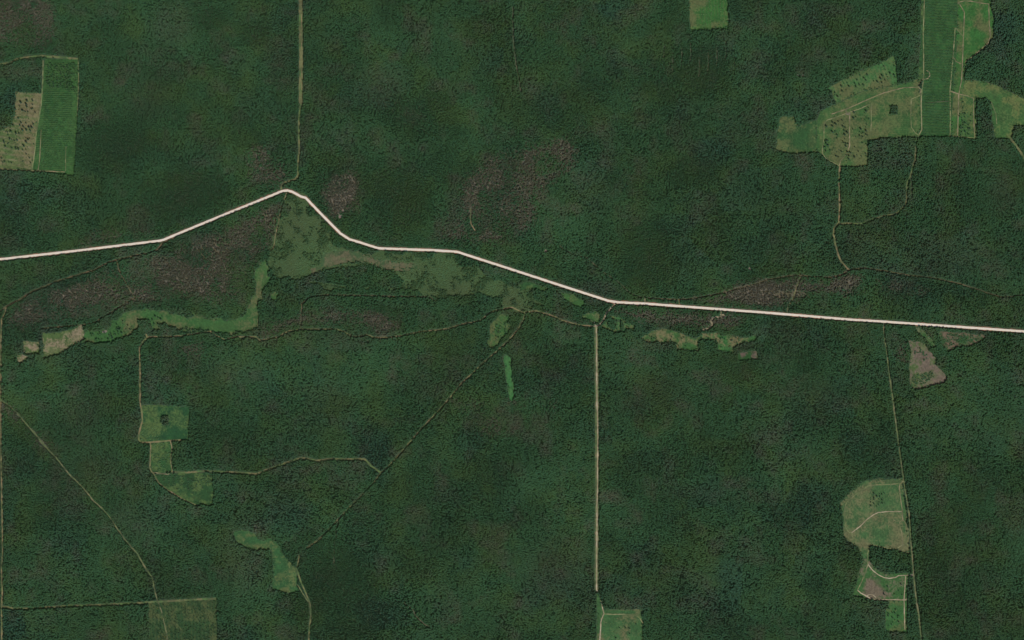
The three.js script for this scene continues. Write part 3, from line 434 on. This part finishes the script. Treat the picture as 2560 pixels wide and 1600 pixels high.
// ---------------------------------------------------------------- trees
function blobGeo(list) {   // crown built from ragged leaf clumps
  const parts = [];
  for (const [x, y, z, r, h] of list) {
    const g = new THREE.IcosahedronGeometry(1, 0), p = g.attributes.position;
    for (let i = 0; i < p.count; i++) {
      const k = 0.72 + 0.56 * hash(Math.round(p.getX(i) * 50) + Math.round(x * 999), Math.round(p.getY(i) * 50) + Math.round(p.getZ(i) * 77) + Math.round(z * 999));
      p.setXYZ(i, x + p.getX(i) * r * k, y + p.getY(i) * h * k, z + p.getZ(i) * r * k);
    }
    g.deleteAttribute('uv'); parts.push(g);
  }
  const g = mergeGeometries(parts); g.computeVertexNormals(); return g;
}
function tierGeo(tiers, pointed) {   // spruce: ragged whorls of boughs
  const pos = [];
  for (let t = 0; t < tiers; t++) {
    const y1 = lerp(0.42, 1, t / (tiers - 1 || 1)) + (t === tiers - 1 ? 0 : 0.1), y0 = lerp(0.12, 0.74, t / (tiers - 1 || 1)), r = lerp(0.24, 0.085, t / (tiers - 1 || 1)) * pointed, n = 10;
    const ring = [];
    for (let i = 0; i < n; i++) { const a = ((i + t * 0.5) / n) * 2 * Math.PI, k = (i % 2 ? 0.62 : 1) * (0.8 + 0.4 * hash(i + 13 * t, 7 + tiers)); ring.push([Math.cos(a) * r * k, y0 - (i % 2 ? 0 : 0.05), Math.sin(a) * r * k]); }
    for (let i = 0; i < n; i++) { const a = ring[i], b = ring[(i + 1) % n]; pos.push(0, y1, 0, ...b, ...a, 0, y0 + 0.06, 0, ...a, ...b); }
  }
  const g = new THREE.BufferGeometry(); g.setAttribute('position', new THREE.Float32BufferAttribute(pos, 3)); g.computeVertexNormals(); return g;
}
function lumps(n, spread, y0, y1, r, s0) { const out = []; for (let i = 0; i < n; i++) { const a = i * 2.4 + s0, t = (i + 0.5) / n, d = spread * Math.sqrt(1 - Math.abs(t - 0.35) * 1.1) * (0.55 + 0.45 * hash(i, s0)); out.push([Math.cos(a) * d, lerp(y0, y1, t), Math.sin(a) * d, r * (0.75 + 0.5 * hash(i + 5, s0)), r * 0.8]); } out.push([0, y1, 0, r * 0.9, r * 0.8]); return out; }
function trunkGeo(r, top) {
  const parts = [new THREE.CylinderGeometry(r * 0.35, r, top, 6).translate(0, top / 2, 0)];
  for (let i = 0; i < 3; i++) { const g = new THREE.CylinderGeometry(r * 0.15, r * 0.35, 0.2, 4).translate(0, 0.1, 0).rotateZ(1).rotateY(i * 2.1).translate(0, top * (0.55 + 0.13 * i), 0); parts.push(g); }
  return mergeGeometries(parts.map((g) => { g = g.toNonIndexed(); g.deleteAttribute('uv'); return g; }));
}
const crowns = {
  spruce: tierGeo(4, 1.0), pine: blobGeo(lumps(6, 0.17, 0.5, 0.9, 0.15, 1)), birch: blobGeo(lumps(8, 0.18, 0.32, 0.88, 0.16, 4)), shrub: blobGeo(lumps(4, 0.35, 0.3, 0.75, 0.36, 2)),
};
const trunks = { spruce: trunkGeo(0.018, 0.9), pine: trunkGeo(0.02, 0.85), birch: trunkGeo(0.016, 0.75), shrub: trunkGeo(0.05, 0.4) };
const paint = (g, c) => { const a = new Float32Array(g.attributes.position.count * 3); for (let i = 0; i < a.length; i++) a[i] = c[i % 3]; g.setAttribute('color', new THREE.BufferAttribute(a, 3)); return g; };
const whole = {};
for (const k in crowns) whole[k] = mergeGeometries([paint(crowns[k].clone(), [1, 1, 1]), paint(trunks[k].clone(), [1.2, 0.75, 0.9])]);
const leafMat = new THREE.MeshStandardMaterial({ vertexColors: true, roughness: 0.95, side: THREE.DoubleSide });
const NAMES = { spruce: 'spruce_trees', pine: 'pine_trees', birch: 'birch_trees', shrub: 'shrubs' };
const stock = new Map();        // object key -> { kind -> [x, z, height, width, turn, r, g, b] }
function plant(key, kind, px, py, h, w, c) { let o = stock.get(key); if (!o) stock.set(key, (o = {})); (o[kind] ??= []).push(WX(px), WZ(py), h, w, rnd() * 6.283, c[0], c[1], c[2]); }
function raise(key, name, label, category, y = 0) {
  const o = stock.get(key); if (!o) return;
  const g = new THREE.Group(); g.name = numbered(name); tag(g, label, category, 'stuff'); scene.add(g);
  const mat = new THREE.Matrix4(), q = new THREE.Quaternion(), up = new THREE.Vector3(0, 1, 0), pos = new THREE.Vector3(), s = new THREE.Vector3(), col = new THREE.Color();
  for (const kind in o) {
    const a = o[kind], n = a.length / 8, im = new THREE.InstancedMesh(whole[kind], leafMat, n);
    for (let i = 0; i < n; i++) {
      const e = i * 8;
      mat.compose(pos.set(a[e], y, a[e + 1]), q.setFromAxisAngle(up, a[e + 4]), s.set(a[e + 3], a[e + 2], a[e + 3]));
      im.setMatrixAt(i, mat); im.setColorAt(i, col.setRGB(a[e + 5], a[e + 6], a[e + 7]));
    }
    im.name = NAMES[kind]; im.userData.kind = 'stuff'; im.castShadow = im.receiveShadow = true; g.add(im);
  }
}
// colours of foliage, as albedo
const CG = [0.026, 0.084, 0.025], CY = [0.038, 0.090, 0.021], CB = [0.023, 0.076, 0.033], CBR = [0.074, 0.076, 0.041], CGR = [0.056, 0.074, 0.048], CL = [0.068, 0.138, 0.044];

const roadY = (x) => { for (let i = 0; i < ROAD.length - 1; i++) if (x < ROAD[i + 1][0]) { const [ax, ay] = ROAD[i], [bx, by] = ROAD[i + 1]; return lerp(ay, by, (x - ax) / (bx - ax)); } return 838; };
const BLOCKS = {
  nw: 'dense green forest above the road and left of the straight northern track', n: 'broad dense forest above the road between the northern track and the upper right clearings', ne: 'dark dense forest at the upper right around and below the clearings',
  sw: 'dense dark forest below the river meadow left of the straight tan track', s: 'broad dense forest below the winding track, upper left of the long diagonal track', sc: 'dense forest between the long diagonal track and the straight southern ride', se: 'broad dense forest between the straight southern ride and the grey south eastern track', e: 'dense dark forest at the lower right beyond the grey south eastern track',
};
function blockAt(x, y) {
  if (y < roadY(x)) return x < 750 ? 'nw' : x < 2098 ? 'n' : 'ne';
  if (x < 350) return 'sw';
  const diag = x < 770 ? 1370 + (770 - x) * 1.2 : 1370 - (x - 770) * 1.09;
  if (x < 1492) return y < diag ? 's' : 'sc';
  return x < 2209 + Math.max(0, y - 808) * 0.117 ? 'se' : 'e';
}
const DARKROW = P('796,678 860,668 930,662 980,680 1010,700 1000,720 880,715 770,700 700,706 745,700');
// forest compartments of different age and mix: irregular cells
function compartment(x, y) {
  const u = x / 96 + (fbm(x, y, 60, 2, 101) - 0.5) * 0.5, v = y / 96 + (fbm(x, y, 60, 2, 102) - 0.5) * 0.5, iu = Math.floor(u), iv = Math.floor(v);
  let best = 9, ci = 0, cj = 0;
  for (let j = iv - 1; j <= iv + 1; j++) for (let i = iu - 1; i <= iu + 1; i++) { const d = (i + hash(i * 7 + 3, j * 5 + 1) - u) ** 2 + (j + hash(i * 3 + 11, j * 9 + 4) - v) ** 2; if (d < best) { best = d; ci = i; cj = j; } }
  return [hash(ci * 13 + 5, cj * 17 + 2), hash(ci * 19 + 8, cj * 23 + 6), hash(ci * 29 + 1, cj * 31 + 9)];
}
// spacing in plan units; jittered lattice
const STEP = 2.5;
for (let y = -PAD + 6; y < 1600 + PAD - 6; y += STEP) for (let x = -PAD + 6; x < 2560 + PAD - 6; x += STEP) {
  const px = x + (rnd() - 0.5) * STEP * 1.1, py = y + (rnd() - 0.5) * STEP * 1.1, u = rnd(), v = rnd(), w = rnd();
  if (openAt(px, py) || openAt(px + 1.2, py) === 1 || openAt(px - 1.2, py) === 1 || openAt(px, py + 1.2) === 1 || openAt(px, py - 1.2) === 1) continue;
  const rough = clamp(blob(ROUGH, px, py) * 0.7 + (fbm(px, py, 70, 3, 61) - 0.42) * 1.5), smooth = blob(SMOOTH, px, py);
  const [si, ss] = standAt(px, py);
  const hue = fbm(px, py, 55, 3, 63), hue2 = fbm(px, py, 110, 3, 65), blu = blob(BLUE, px, py);
  let keep = lerp(1, 0.9, rough), size = 0.95 * lerp(1, 1.36, rough) * lerp(1, 0.74, smooth) * rr(0.8, 1.22);
  const [ca, cb, cc] = compartment(px, py); size *= 0.88 + 0.26 * ca;
  let c = mix3(CG, CY, clamp((hue - 0.42) * 3)); c = mix3(c, CB, clamp((hue2 - 0.5) * 1.6 + blu * 0.6 + (cb - 0.6) * 0.6));
  const br = clamp(Math.max(softBrown(px, py), (fbm(px, py, 38, 3, 67) - 0.52) * 2.6) - smooth * 0.4);
  c = mix3(c, mix3(CBR, CGR, clamp((hue2 - 0.3) * 1.4)), br * 0.62 * (0.5 + u));
  let key = blockAt(px, py), kind = hue2 * 0.6 + (w - 0.5) * 1.1 + blu * 0.12 > 0.5 ? 'spruce' : v > 0.42 ? 'pine' : 'birch';
  const mw = inMarsh(px, py);
  if (si >= 0 && u < ss * 1.15) {
    keep *= lerp(0.95, 0.7, ss) * (1 - 0.6 * ss * sstep(0.62, 0.9, streakAt(si, px, py))); size *= 0.84; key = 'stand' + si;
    c = mix3(c, mix3(CBR, [0.116, 0.106, 0.066], v), 0.35 + 0.6 * ss);
    kind = v > 0.4 ? 'birch' : 'pine';
  } else if (mw && !inPoly(DARKROW, px, py + (hue - 0.5) * 16)) {
    const tall = fbm(px, py, 20, 3, 69) + (w - 0.5) * 0.25; key = 'marsh';
    c = mix3(CL, [0.080, 0.122, 0.044], clamp((hue - 0.35) * 2)); kind = 'shrub'; keep = 1; size *= 0.66;
    if (tall > 0.62) { kind = v > 0.5 ? 'birch' : 'pine'; c = mix3(c, CG, 0.45); size = rr(0.55, 0.9); }
  }
  if (rnd() > keep) continue;
  const tone = 0.87 + 0.1 * sstep(0.25, 0.75, fbm(px, py, 90, 4, 91)), k = tone * (0.95 + 0.1 * cc) * (0.88 + 0.24 * rnd());
  const h = kind === 'shrub' ? 6 * size : 16 * Math.sqrt(size) * (kind === 'spruce' ? 1.1 : 1), wd = kind === 'shrub' ? 8.5 * size : kind === 'spruce' ? 20 * size : 19 * size;
  plant(key, kind, px, py, h, wd, c.map((q) => q * k));
}
for (const k in BLOCKS) raise(k, 'forest', BLOCKS[k], 'forest');
STANDS.forEach((s, i) => raise('stand' + i, 'thinned_forest', s[0], 'stand'));
raise('marsh', 'marsh_scrub', 'light green willow scrub on the marsh below the road in the middle of the photo', 'scrub');

// groves standing in the clearings
function grove(key, label, pts, step, o = {}) {
  const p = P(pts), b = bbox(p);
  for (let y = b[1]; y < b[3]; y += step) for (let x = b[0]; x < b[2]; x += step) {
    const px = x + (rnd() - 0.5) * step * 0.8, py = y + (rnd() - 0.5) * step * 0.8;
    if (!inPoly(p, px, py) || rnd() > (o.keep ?? 1)) continue;
    const k = rr(0.7, 1.3), s = (o.size ?? 1) * rr(0.75, 1.2), kind = o.kind ?? (rnd() > 0.5 ? 'pine' : 'birch');
    plant(key, kind, px, py, (kind === 'shrub' ? 6 : 17) * s, (kind === 'shrub' ? 9 : 19) * s, (o.c ?? mix3(CG, CBR, rnd() * 0.4)).map((q) => q * k));
  }
  raise(key, o.name ?? 'grove', label, o.category ?? 'grove', 0.2);
}
grove('g1', 'square clump of dark trees in the middle of the grassy upper right clearing', '2226,265 2246,265 2246,286 2226,286', 2.5, { size: .85 });
grove('g2', 'clump of brownish trees in the middle of the square dark green field', '404,1041 423,1041 424,1062 412,1066 404,1058', 3.2, { c: mix3(CG, CBR, .4), keep: .8 });
grove('g3', 'dense block of young trees at the top of the dark plantation strip', '116,158 192,158 192,230 175,232 160,222 135,220 116,216', 4.2, { keep: .75, size: .72 });
grove('g4', 'shrubs scattered over the scrubby clearing at the bottom left', '376,1508 540,1500 540,1690 376,1690', 4.4, { keep: .42, size: .6 });
grove('g5', 'shrubs in strips on the bare brown clearing', '2292,936 2330,928 2336,940 2318,956 2286,966 2278,940', 3.6, { kind: 'shrub', keep: .7, size: .9 });
grove('g6', 'short belt of shrubs in the upper part of the bare brown clearing', '2282,880 2296,868 2312,880 2326,896 2300,906 2312,892 2298,880 2284,890', 3.4, { kind: 'shrub', keep: .5, size: .9 });
grove('g7', 'scrub on the teardrop shaped clearing', '392,1190 528,1186 530,1210 500,1225 440,1222 410,1205', 5, { kind: 'shrub', keep: .45, size: .8 });
grove('g8', 'bushes scattered over the narrow rectangular clearing', '380,1110 424,1106 426,1178 386,1180', 4.4, { kind: 'shrub', keep: .5, size: .8, c: mix3(CL, CG, .4) });
grove('g9', 'bushes on the tan scrubby clearing near the right edge', '2350,832 2460,840 2440,856 2370,872', 4, { kind: 'shrub', keep: .45, size: .9 });
grove('g10', 'trees in the upper part of the ragged meadow at the diagonal track', '1228,816 1266,804 1268,836 1240,852', 4, { keep: .45, size: .7 });
grove('g11', 'small bushes over the small bright clearing at the top edge', '1730,-60 1816,-60 1818,66 1732,72', 6, { kind: 'shrub', keep: .35, size: .7, c: CL });
grove('g12', 'saplings along the lower left part of the square dark green field', '352,1062 400,1066 398,1098 352,1100', 4, { kind: 'shrub', keep: .5, size: .7, c: CL });

grove('b1', 'dark clump of trees jutting into the river meadow from its lower bank', '346,800 374,800 380,820 368,830 348,826', 2.7, { size: 1.05 });
grove('b2', 'dark trees along the upper bank of the river meadow', '414,768 442,770 474,776 486,792 470,798 450,788 424,786', 2.7, { size: 1.05, keep: .85 });
grove('b3', 'small clump of trees on the lower bank of the river meadow, right of the jutting clump', '392,810 416,808 424,820 404,828', 2.7, { size: 1 });
grove('b4', 'trees where the river meadow narrows and turns up', '596,786 612,776 622,762 618,784 604,796', 3, { size: .9, keep: .8 });
grove('b5', 'scattered trees on the left end of the river meadow', '214,834 250,828 300,806 316,812 318,838 280,852 230,850', 6, { size: .8, keep: .42 });
grove('b6', 'short row of trees low on the right half of the river meadow', '452,818 480,820 520,822 520,829 456,828', 4, { size: .75, keep: .6 });
grove('b7', 'thin line of trees between the two left tan meadows', '100,852 107,850 109,892 101,888', 2.8, { size: .8 });

grove('b8', 'trees along the lower bank on the right half of the river meadow', '452,824 526,824 560,832 620,828 645,818 645,828 620,836 560,840 450,834', 4, { size: .9, keep: .55 });
grove('b9', 'trees on both sides of the upper neck of the river meadow', '630,690 640,690 640,730 624,760 616,756 632,728', 3.4, { size: .85, keep: .6 });
grove('b10', 'low trees breaking up the chain of glades below the road', '1508,804 1590,806 1582,830 1520,826', 5, { size: .7, keep: .4 });
grove('b11', 'shrubby trees along the larger pale green glade', '1612,836 1740,846 1744,872 1690,866 1620,852', 6, { size: .7, keep: .3 });
grove('b12', 'shrubby trees on the farthest right glade', '1760,838 1886,842 1832,880 1800,870', 6, { size: .7, keep: .35 });
for (const k in FIELDS) {     // shrubs creeping in along the edges
  const p = FIELDS[k], q = resample([...p, p[0]], 2.2);
  for (const [x, y] of q) {
    const dx = (rnd() - 0.5) * 8, dy = (rnd() - 0.5) * 8, s = rr(0.4, 1.1), k2 = rr(0.7, 1.2);
    if (rnd() > 0.75 * sstep(0.3, 0.6, fbm(x, y, 16, 2, 81)) || !inPoly(p, x + dx, y + dy) || openAt(x + dx, y + dy) === 2) continue;
    plant('edge', 'shrub', x + dx, y + dy, 6 * s, 8 * s, mix3(CG, CL, rnd() * 0.6).map((e) => e * k2));
  }
}
raise('edge', 'shrubs', 'low green shrubs creeping in along the edges of all the clearings', 'shrubs', 0.2);

// rows of saplings on the plantations
function saplingRows(key, label, pts, turn, gap, along, o = {}) {
  const p = P(pts), b = bbox(p), cx = (b[0] + b[2]) / 2, cy = (b[1] + b[3]) / 2, R = Math.hypot(b[2] - b[0], b[3] - b[1]) / 2, ca = Math.cos(turn), sa = Math.sin(turn);
  for (let v = -R; v < R; v += gap) for (let u = -R; u < R; u += along) {
    const uu = u + (rnd() - 0.5) * along, vv = v + (rnd() - 0.5) * gap * 0.35, x = cx + uu * ca - vv * sa, y = cy + uu * sa + vv * ca;
    if (!inPoly(p, x, y) || fbm(x, y, 14, 2, 71) < (o.thin ?? 0.3) || rnd() > (o.keep ?? .85)) continue;
    const s = rr(0.5, 0.9) * (o.size ?? 1), k = rr(0.75, 1.25);
    plant(key, 'shrub', x, y, 5 * s, 6.5 * s, (o.c ?? [0.036, 0.106, 0.030]).map((q) => q * k));
  }
  raise(key, 'sapling_rows', label, 'saplings', 0.2);
}
saplingRows('p1', 'level rows of saplings on the long dark plantation strip at the upper left', '112,224 182,236 180,330 168,372 104,372 108,300 110,260', 0.02, 5.2, 1.8, { thin: .36 });
saplingRows('p2', 'rows of saplings low on the dark plantation strip at the upper left', '104,372 166,374 166,420 100,418', 0.15, 3.8, 2, { keep: .5 });
saplingRows('p3', 'faint level rows of saplings on the tall dark plantation at the upper right', '2316,-80 2388,-80 2388,60 2382,240 2374,336 2304,336 2310,240 2316,150', 0.05, 7, 1.9, { thin: .44, c: [0.034, 0.096, 0.030] });

// single trees on the clearings, each a thing with a trunk and a crown
const trunkMat = new THREE.MeshStandardMaterial({ color: new THREE.Color().setRGB(0.06, 0.05, 0.04), roughness: 1 });
const crownMats = [[0.024, 0.062, 0.024], [0.028, 0.072, 0.024], [0.022, 0.058, 0.026], [0.034, 0.066, 0.026]].map((c) => new THREE.MeshStandardMaterial({ color: new THREE.Color().setRGB(...c), roughness: 0.95, side: THREE.DoubleSide }));
const proto = {};
for (const kind of ['spruce', 'pine', 'birch']) crownMats.forEach((cm, i) => {
  const g = new THREE.Group(), t = new THREE.Mesh(trunks[kind], trunkMat), c = new THREE.Mesh(crowns[kind], cm);
  t.name = 'trunk'; c.name = 'crown'; t.castShadow = c.castShadow = t.receiveShadow = c.receiveShadow = true; g.add(t, c); proto[kind + i] = g;
});
function singles(label, group, pts, turn, gap, along, keep, most, o = {}) {
  const p = P(pts), b = bbox(p), cx = (b[0] + b[2]) / 2, cy = (b[1] + b[3]) / 2, R = Math.hypot(b[2] - b[0], b[3] - b[1]) / 2, ca = Math.cos(turn), sa = Math.sin(turn), all = [];
  for (let v = -R; v < R; v += gap) for (let u = -R; u < R; u += along) {
    const uu = u + (rnd() - 0.5) * along * 1.4, vv = v + (rnd() - 0.5) * gap * 0.4, x = cx + uu * ca - vv * sa, y = cy + uu * sa + vv * ca;
    if (inPoly(p, x, y) && fbm(x, y, 12, 2, 73) > (o.thin ?? 0.35) && rnd() < keep) all.push([x, y]);
  }
  all.sort(() => rnd() - 0.5);
  all.slice(0, most).forEach(([x, y]) => {
    const kind = ['pine', 'birch', 'spruce'][Math.floor(rnd() * 3)], t = proto[kind + Math.floor(rnd() * 4)].clone(), s = (o.size ?? 1) * rr(0.5, 1.4), h = 16 * s, fx = (x - b[0]) / (b[2] - b[0]), fy = (y - b[1]) / (b[3] - b[1]);
    t.name = numbered('lone_tree'); t.position.set(WX(x), 0.2, WZ(y)); t.rotation.y = rnd() * 6.28; t.scale.set(h * 1.25, h, h * 1.25);
    const where = (fy < 0.33 ? 'top' : fy < 0.67 ? 'middle' : 'bottom') + (fx < 0.33 ? ' left part' : fx < 0.67 ? ' centre' : ' right part'), how = { pine: 'spreading', birch: 'bushy', spruce: 'pointed' }[kind] + (s < (o.size ?? 1) * 0.97 ? ' little' : ' larger');
    tag(t, how + ' ' + label + ', ' + where, 'tree', undefined, group); scene.add(t);
  });
}
singles('tree in the loose rows of the pale tan clearing', 'trees on the pale tan clearing', '42,240 92,246 84,330 76,418 2,412 0,340 36,310', 0.16, 9.5, 5.5, .5, 85);
singles('tree in the steep rows of the wedge shaped clearing', 'trees on the wedge shaped clearing', '2084,226 2120,200 2234,150 2238,200 2140,222 2094,256', 1.2, 9, 6, .5, 70, { size: .9 });
singles('tree in the slanting rows below the wedge shaped clearing', 'trees in the slanting rows', '2062,312 2120,290 2122,372 2090,400 2060,380', 0.45, 8, 5, .55, 45, { size: .9 });
singles('tree in the rows right of the pinkish straight path', 'trees right of the pinkish path', '2128,280 2172,262 2172,340 2130,345', 0.4, 8, 5, .5, 30, { size: .9 });
singles('tree on the bottom tip of the grassy upper right clearing', 'trees on the bottom tip', '2122,372 2165,350 2166,400 2106,404', 0.3, 8, 6, .45, 14, { size: .9 });
singles('tree in the shrub rows left of the forest tongue', 'trees left of the forest tongue', '2398,270 2430,275 2432,338 2398,338', 0.6, 6, 4.5, .6, 30, { size: .75 });
singles('tree in the upright rows of the big rounded clearing', 'trees on the big rounded clearing', '2172,1232 2216,1226 2218,1268 2176,1268', 1.57, 7, 4.5, .6, 34, { size: .7 });
singles('tree scattered on the winding river meadow', 'trees on the winding river meadow', '214,832 262,832 300,800 410,782 420,812 340,820 270,852 216,846', 0.3, 8, 7, .4, 26, { size: .95 });
singles('tree on the small green rectangle at the bottom right', 'trees on the small green rectangle', '2216,1520 2252,1512 2252,1572 2218,1574', 1.57, 8, 5, .5, 18, { size: .7 });
singles('tree beside the grey brown bare soil patch', 'trees beside the bare soil patch', '2205,1460 2258,1460 2258,1494 2205,1494', 1.57, 9, 6, .5, 16, { size: .7 });
singles('tree on the rectangular clearing below the southern track', 'trees on the bottom clearing', '1515,1550 1598,1550 1598,1598 1515,1598', 0.2, 14, 12, .35, 8, { size: .9 });

renderer.render(scene, camera);
